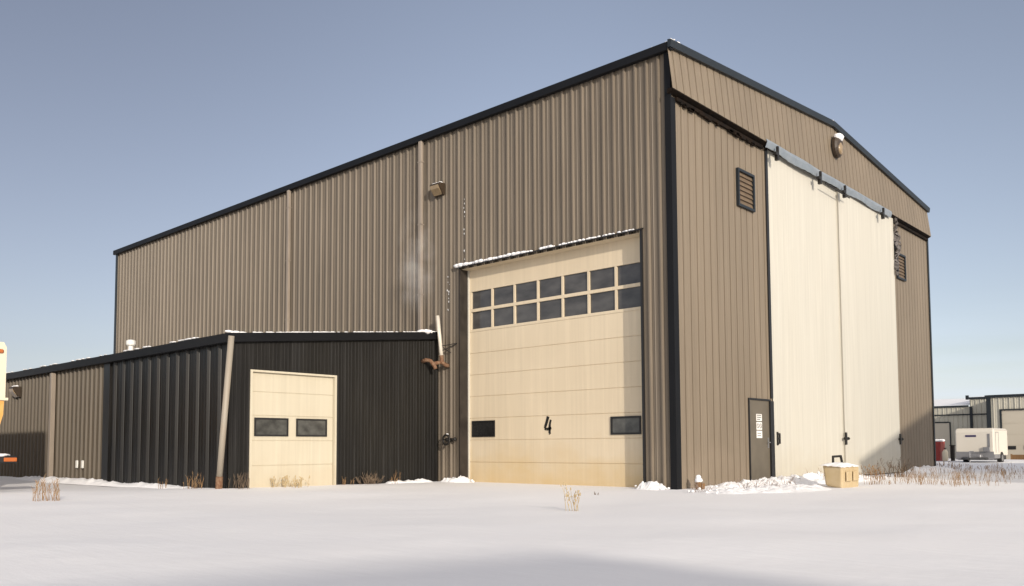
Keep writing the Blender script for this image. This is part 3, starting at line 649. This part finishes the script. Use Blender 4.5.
snowbank([(-.85,-.2,.22,.10),(-.5,-.25,.3,.14),(-.1,-.3,.25,.08)], 5, 14)
snowbank([(-7.3,-.15,.2,.06),(-6.7,-.10,.25,.13),(-6.2,.12,.2,.06)], 6, 4)
snowbank([(-7.42,-2.2,.15,.03),(-7.4,-1.1,.2,.07),(-7.3,-.3,.2,.05)], 8, 2)
snowbank([(-7.9,-6.4,.18,.05),(-10,-6.4,.22,.07),(-12.5,-6.42,.2,.05),(-15,-6.45,.25,.10),(-18,-6.45,.25,.08),(-22,-6.5,.3,.08)], 13, 0, 120, 10)
snowbank([(.4,13.6,.4,.12),(.5,15.5,.6,.16),(.5,17.8,.5,.12)], 11, 15)

# ------------------------------------------------------------------ weeds
def weed_mb(loc, n, h, spread, branch=3, lean=.25, seed=0, r=0.005, head=0):
    rn = random.Random(seed); q = MB(); x, y, z = loc
    for i in range(n):
        a = rn.uniform(0, 6.28); rr = spread*math.sqrt(rn.random())*.5; hh = h*rn.uniform(.5, 1.05)
        b = Vector((x+rr*math.cos(a), y+rr*math.sin(a), z-.04)); d = Vector((rn.uniform(-1,1)*lean, rn.uniform(-1,1)*lean, 1))
        pts = [b]
        for k in range(1, 4): pts.append(b + d*hh*k/3 + Vector((rn.uniform(-1,1), rn.uniform(-1,1), 0))*.03*hh*k)
        q.tube(pts, [r, r*.85, r*.7, r*.4], 4, False)
        for k in range(branch):
            t = rn.uniform(.35, .95); s = b + d*hh*t; e = s + Vector((rn.uniform(-1,1)*.45, rn.uniform(-1,1)*.45, rn.uniform(.3, 1)))*hh*rn.uniform(.15,.4)
            q.tube([s, (s+e)/2+Vector((0,0,.01)), e], [r*.6, r*.5, r*.35], 3, False)
            if head: q.lump(e, head*rn.uniform(.6, 1.2), i*7+k, sq=(.7,.7,1.4))
        if head: q.lump(pts[-1], head*1.1, i, sq=(.7,.7,1.8))
    return q
def weed(loc, n, h, spread, m, label, group='dry weeds in the snow', **kw):
    o = weed_mb(loc, n, h, spread, **kw).build('dry_weed', m, loc=loc); return tag(o, label, 'weed', group)
weed((-7.05,-10.12,0), 26, .42, .5, m_weedo, 'rust coloured dry weed clump in open snow at the left, near the truck', seed=1, branch=4, r=.006)
weed((2.02,-6.15,0), 8, .46, .2, m_weedp, 'lone pale dry weed standing in the snow in front of the tall overhead door', seed=2, branch=3, head=.012)
weed((-8.35,-6.62,0), 14, .42, .5, m_weed, 'dry straw weeds against the black wall, left of the leaning downspout', seed=3, branch=4)
weed((-7.25,-6.15,0), 18, .40, .5, m_weedg, 'dark brown weed tuft between the leaning downspout and the ivory door', seed=4, branch=4)
weed((-7.2,-4.85,-.05), 34, .34, .85, m_weedp, 'pale straw weeds in front of the ivory door of the annex', seed=5, branch=4, r=.007, head=.012)
weed((-7.3,-2.55,-.02), 40, .34, .45, m_weedg, 'dark bushy weed ball against the black annex wall right of its door', seed=6, branch=6, lean=.8, r=.007)
weed((-7.3,-1.75,0), 10, .32, .4, m_weed, 'thin weeds by the black annex wall near the hangar joint', seed=7, branch=3)
weed((-7.3,-3.2,0), 8, .30, .3, m_weed, 'thin straw weeds just right of the ivory door jamb', seed=71, branch=3)
weed((-9.9,-6.6,0), 8, .25, .2, m_weed, 'small dry weed sprig at the middle of the black annex front wall', seed=72, branch=3)
for i, (x, y, n, h, lb) in enumerate([(1.0,-.75,26,.22,'low grey weeds in crumbled snow below the black corner trim'),(1.55,.2,30,.24,'low grey weeds in crumbled snow right of the stub post'),
        (1.65,1.0,30,.22,'low grey weeds in crumbled snow just left of the grey man door'),(1.7,1.9,28,.26,'low grey weeds in crumbled snow in front of the grey door'),(1.0,5.4,10,.34,'straw weeds in the snow bank left of the tan box')]):
    weed((x, y, .04), n//2, h, .42, m_twig if i < 4 else m_weed, lb, seed=20+i, branch=6, lean=.9, r=.0035)
weed((-.2,-2.6,0), 6, .09, .10, m_weedg, 'tiny grey weed tips poking through snow right of the tall overhead door', seed=30, branch=3, lean=.6)
weed((2.35,4.9,0), 16, .50, .35, m_weed, 'tall straw weed just right of the tan box', seed=31, branch=4, head=.012)
weed((1.2,9.9,0), 26, .60, .7, m_weedg, 'grey brown bushy weed by the right edge of the sliding doors', seed=32, branch=6, lean=.5, r=.008)
weed((1.6,7.6,0), 9, .30, .3, m_weed, 'sparse straw weeds between the tan box and the bushy weed', seed=33, branch=3)
q = MB(); rn = random.Random(5)
for i in range(64):
    t = rn.random(); x = .8+rn.uniform(0,3.8)*(1); y = 5.0+11*rn.random()**1.5
    q2 = weed_mb((x, y, 0), rn.choice((4,7,11)), rn.uniform(.12,.42), rn.uniform(.3,1.0), 3, .35, 100+i, .0045); q.add(q2.v, q2.f)
tag(q.build('dry_grass', m_weedo), 'reddish dry grass standing in the snow right of the hangar', 'grass', kind='stuff')
q = MB()
for i in range(30):
    x = -3+rn.uniform(0,4.2); y = rn.uniform(17, 26); q2 = weed_mb((x, y, 0), 6, rn.uniform(.12,.3), .7, 2, .2, 300+i, .008); q.add(q2.v, q2.f)
tag(q.build('dry_grass', m_weed), 'straw coloured dry grass in the snow before the white trailer', 'grass', kind='stuff')

# ------------------------------------------------------------------ trailer
t = thing('cargo_trailer', (-2.6, 36, -0.1), 'white enclosed cargo trailer parked in front of the pale warehouse', 'trailer')
x0, x1, y0, y1 = -3.56, -1.72, 34.0, 37.0
q = MB(); q.prism([(y0,.35),(y1,.35),(y1,1.72),(y0+.10,1.76),(y0,1.62)], 0, x0, x1); bo = q.build('body', m_trailer, t)
bm_ = bo.modifiers.new('bevel', 'BEVEL'); bm_.width = .06; bm_.segments = 3
q = MB(); q.prism([(x0-.02,1.70),(x1+.02,1.70),(x1-.1,1.80),(x0+.1,1.80)], 1, y0+.12, y1); q.build('roof', m_trailer, t)
q = MB(); q.box(x0, x1, y0-.02, y0-.002, .14, .56); q.box(x1+.002, x1+.02, y0, y0+1.2, .2, .42); q.build('stone_guard', m_guard, t)
q = MB(); q.box(x0+.5, x0+1.02, y0-.015, y0-.001, 1.34, 1.44); q.build('lettering', m_purple, t)
q = MB(); q.box(x1-.28, x1-.17, y0-.02, y0-.001, .78, 1.5); q.build('door_strap', m_guard, t)
q = MB(); q.bbox(x1-.48, x1-.16, y0-.12, y0-.001, .56, .80, .01); q.build('vent_box', m_guard, t)
q = MB(); q.box(x0+.1, x1-.1, y0, y1, .12, .34); q.tube([(x0+.3,y0,.2),(x0+.92,y0-1.1,.2)], .05, 6); q.tube([(x1-.3,y0,.2),(x0+.92,y0-1.1,.2)], .05, 6); q.build('chassis', m_frame, t)
q = MB(); q.tube([(x0+.92,y0-.95,-.05),(x0+.92,y0-.95,.6)], .035, 8); q.tube([(x0+.92,y0-.95,.58),(x0+1.12,y0-.95,.58)], .02, 6); q.build('jack', m_guard, t)
q = MB(); q.bbox(x0+.8, x0+1.35, y0-.6, y0-.2, .25, .42, .03); q.build('tool_tray', m_guard, t)
for yy in (y0+1.55,):
    for xx in (x0+.02, x1-.16):
        q = MB(); q.tube([(xx,yy,.22),(xx+.2,yy,.22)], .32, 18); wo = q.build('wheel', m_tyre, t)
        q = MB(); q.tube([(xx-.01,yy,.22),(xx+.21,yy,.22)], .17, 12); q.build('rim', m_rim, wo)
q = MB(); q.box(x1+.001, x1+.012, y0+.4, y0+.43, .5, 1.6); q.box(x1+.001, x1+.012, y0+1.0, y0+1.03, .5, 1.6); q.box(x1+.001, x1+.012, y0+.43, y0+1.0, 1.57, 1.6); q.build('side_door', m_guard, t)

# ------------------------------------------------------------------ pale warehouse behind
t = thing('warehouse', (0, 52, 0), 'pale ribbed metal warehouse with dark trim behind the white trailer', 'warehouse')
q = MB(); siding(q, (0,50,0), X, -Y, -40, -6.8, -.4, 3.62, 'deep'); siding(q, (0,50,0), X, -Y, -6.8, -4.55, -.4, 4.16, 'deep')
siding(q, (0,45.5,0), X, -Y, -4.55, -3.85, -.4, 3.98, 'deep'); siding(q, (0,45.5,0), X, -Y, -3.85, .4, 3.15, 3.98, 'deep'); siding(q, (0,45.5,0), X, -Y, .4, 24, -.4, 3.98, 'deep')
q.add([(-4.55,45.5,-.4),(-4.55,50,-.4),(-4.55,50,4.16),(-4.55,45.5,3.98)], [(0,1,2,3)]); q.add([(-6.8,50,3.3),(-6.8,60,3.3),(-6.8,60,4.5),(-6.8,50,4.16)], [(0,1,2,3)])
q.add([(24,45.5,-.4),(24,62,-.4),(24,62,4.2),(24,45.5,3.98)], [(0,1,2,3)]); q.build('wall', m_far, t)
q = MB(); q.box(-40, -6.86, 49.9, 49.96, 3.60, 3.72); q.box(-6.95, -4.5, 49.9, 49.96, 4.13, 4.27); q.box(-4.75, 24, 45.38, 45.46, 3.96, 4.12); q.box(-4.68, -4.42, 45.40, 45.462, -.4, 3.958)
q.box(-6.80, -6.62, 49.9, 49.962, -.4, 3.60); q.box(-40, -4.56, 49.92, 49.965, 3.02, 3.10); q.box(-3.93, -3.83, 45.42, 45.463, -.3, 3.2); q.box(-3.829, .5, 45.42, 45.463, 3.12, 3.2); q.box(-8.15, -8.07, 49.92, 49.966, -.3, 2.55); q.box(-11, -8.15, 49.92, 49.966, 2.5, 2.58)
q.box(-6.98, -6.80, 49.7, 49.88, 4.1, 4.40); q.build('trim', m_slate, t)
q = MB(); q.box(-11, -8.16, 49.95, 49.97, -.3, 2.49); q.build('side_door', m_fardoor, t)
q = MB(); q.box(-3.83, .4, 45.52, 45.56, -.4, 3.15)
for z in (.9, 1.6, 2.3): q.box(-3.83, .4, 45.505, 45.519, z-.02, z+.02)
dd = q.build('overhead_door', m_fardoor, t)
for xx in (-3.55, -2.65, -1.7, -.8): q = MB(); q.box(xx, xx+.45, 45.49, 45.504, .62, .84); q.build('window', m_frame, dd)
q = MB(); q.add([(-40,49.9,3.73),(-6.85,49.9,3.73),(-6.85,56,4.5),(-40,56,4.5)], [(0,1,2,3)]); q.add([(-6.9,49.9,4.28),(-4.5,49.9,4.28),(-4.5,60,4.9),(-6.9,60,4.9)], [(0,1,2,3)])
q.add([(-4.7,45.4,4.13),(24,45.4,4.13),(24,60,4.7),(-4.7,60,4.7)], [(0,1,2,3)]); q.build('snowy_roof', m_snowc, t)

# small things by the warehouse
t = thing('refuse_bin', (-5.6, 38, 0), 'dark red bin with a snowy lid just behind the hangar corner', 'bin')
q = MB(); q.prism([(-6.3,-.1),(-5.36,-.1),(-5.30,1.12),(-6.35,1.12)], 1, 37.6, 38.4); q.build('body', m_red, t)
q = MB(); q.bbox(-6.36, -5.28, 37.56, 38.44, 1.121, 1.26, .05); q.build('snow_lid', m_snowc, t)
t = thing('gas_bottle', (-5.05, 37.6, 0), 'small cream gas bottle on the snow between red bin and trailer', 'gas bottle')
q = MB(); q.tube([(-5.08,37.6,.0),(-5.08,37.6,.06),(-5.08,37.6,.5),(-5.08,37.6,.62),(-5.08,37.6,.66)], [.12,.16,.16,.1,.05], 14); q.build('tank', m_tcream, t, smooth=True)
q = MB(); q.tube([(-5.08,37.6,.64),(-5.08,37.6,.76)], .03, 8); q.tube([(-5.16,37.6,.74),(-5.0,37.6,.74)], .02, 6); q.build('valve', m_iron, t)
q = MB(); q.bbox(-4.88, -4.68, 37.9, 38.1, -.1, .86, .03); q.bbox(-4.92, -4.64, 37.86, 38.14, .861, .92, .02)
tag(q.build('bollard', m_iron, loc=(-4.78, 38, 0)), 'dark bollard post standing just left of the white trailer', 'bollard')
t = thing('wooden_crate', (-2.2, 44.6, 0), 'brown wooden crate in front of the pale overhead door at the right edge', 'crate')
q = MB(); q.box(-3.06, -1.2, 44.0, 44.8, -.12, .30); q.build('planks', m_wood, t)
q = MB(); 
for xx in (-3.1, -2.3, -1.3): q = MB(); q.box(xx, xx+.1, 43.96, 43.998, -.12, .34); q.build('batten', m_wood, t)

# ------------------------------------------------------------------ neighbours outside the frame that throw the slanted shadows
def neighbour(name, x0, x1, y0, y1, ev, rg, ridge_axis, label):
    t = thing(name, ((x0+x1)/2, (y0+y1)/2, 0), label, 'building')
    q = MB()
    if ridge_axis == 'x':
        ym = (y0+y1)/2; q.prism([(y0,-.3),(y1,-.3),(y1,ev),(ym,rg),(y0,ev)], 0, x0, x1); q.build('wall', m_brown, t)
        q = MB(); q.prism([(y0-.15,ev+.02),(ym,rg+.02),(y1+.15,ev+.02),(y1+.15,ev+.12),(ym,rg+.14),(y0-.15,ev+.12)], 0, x0-.1, x1+.1); q.build('roof', m_roof, t)
        q = MB(); q.box(x0-.04, x0-.002, ym-2, ym+2, -.1, 4.2); q.build('door', m_cream, t)
    return t
neighbour('metal_shed', 15.2, 40, 3.1, 25.0, 5.0, 7.7, 'x', 'brown metal shed standing right of the view, outside the photo')
neighbour('metal_shed', 24.3, 50, -42.0, -19.85, 5.85, 6.7, 'x', 'brown metal shed standing behind the photographer, outside the photo')

# ------------------------------------------------------------------ steam drifting off the exhaust
q = MB(); q.lump((-7.75, -0.62, 6.0), 1.0, 11, sq=(.85,.55,1.7), rough=.2)
st = tag(q.build('steam_plume', m_white, loc=(-7.75, -0.62, 6.0)), 'faint wisp of white steam drifting up the brown wall above the annex roof', 'steam', kind='stuff')
m = bpy.data.materials.new('steam'); m.use_nodes = True; tt = m.node_tree; tt.nodes.clear()
pv = tt.nodes.new('ShaderNodeVolumePrincipled'); pv.inputs['Color'].default_value = (1,1,1,1); pv.inputs['Anisotropy'].default_value = -.15
to = tt.nodes.new('ShaderNodeOutputMaterial'); tc2 = tt.nodes.new('ShaderNodeTexCoord')
n1 = tt.nodes.new('ShaderNodeTexNoise'); n1.inputs['Scale'].default_value = 1.6; n1.inputs['Detail'].default_value = 5
m2 = tt.nodes.new('ShaderNodeMapping'); m2.inputs['Scale'].default_value = (1/.85, 1/.55, 1/1.7)
ln = tt.nodes.new('ShaderNodeVectorMath'); ln.operation = 'LENGTH'
fall = tt.nodes.new('ShaderNodeMapRange'); fall.inputs[1].default_value = .95; fall.inputs[2].default_value = .1; fall.inputs[3].default_value = 0; fall.inputs[4].default_value = 1
rg = tt.nodes.new('ShaderNodeMapRange'); rg.inputs[1].default_value = .46; rg.inputs[2].default_value = .75; rg.inputs[3].default_value = 0; rg.inputs[4].default_value = 1.1
mu = tt.nodes.new('ShaderNodeMath'); mu.operation = 'MULTIPLY'
l2 = tt.links.new
l2(tc2.outputs['Object'], n1.inputs['Vector']); l2(tc2.outputs['Object'], m2.inputs[0]); l2(m2.outputs[0], ln.inputs[0]); l2(ln.outputs['Value'], fall.inputs[0])
l2(n1.outputs['Fac'], rg.inputs[0]); l2(rg.outputs[0], mu.inputs[0]); l2(fall.outputs[0], mu.inputs[1]); l2(mu.outputs[0], pv.inputs['Density']); l2(pv.outputs[0], to.inputs['Volume'])
st.data.materials.clear(); st.data.materials.append(m)
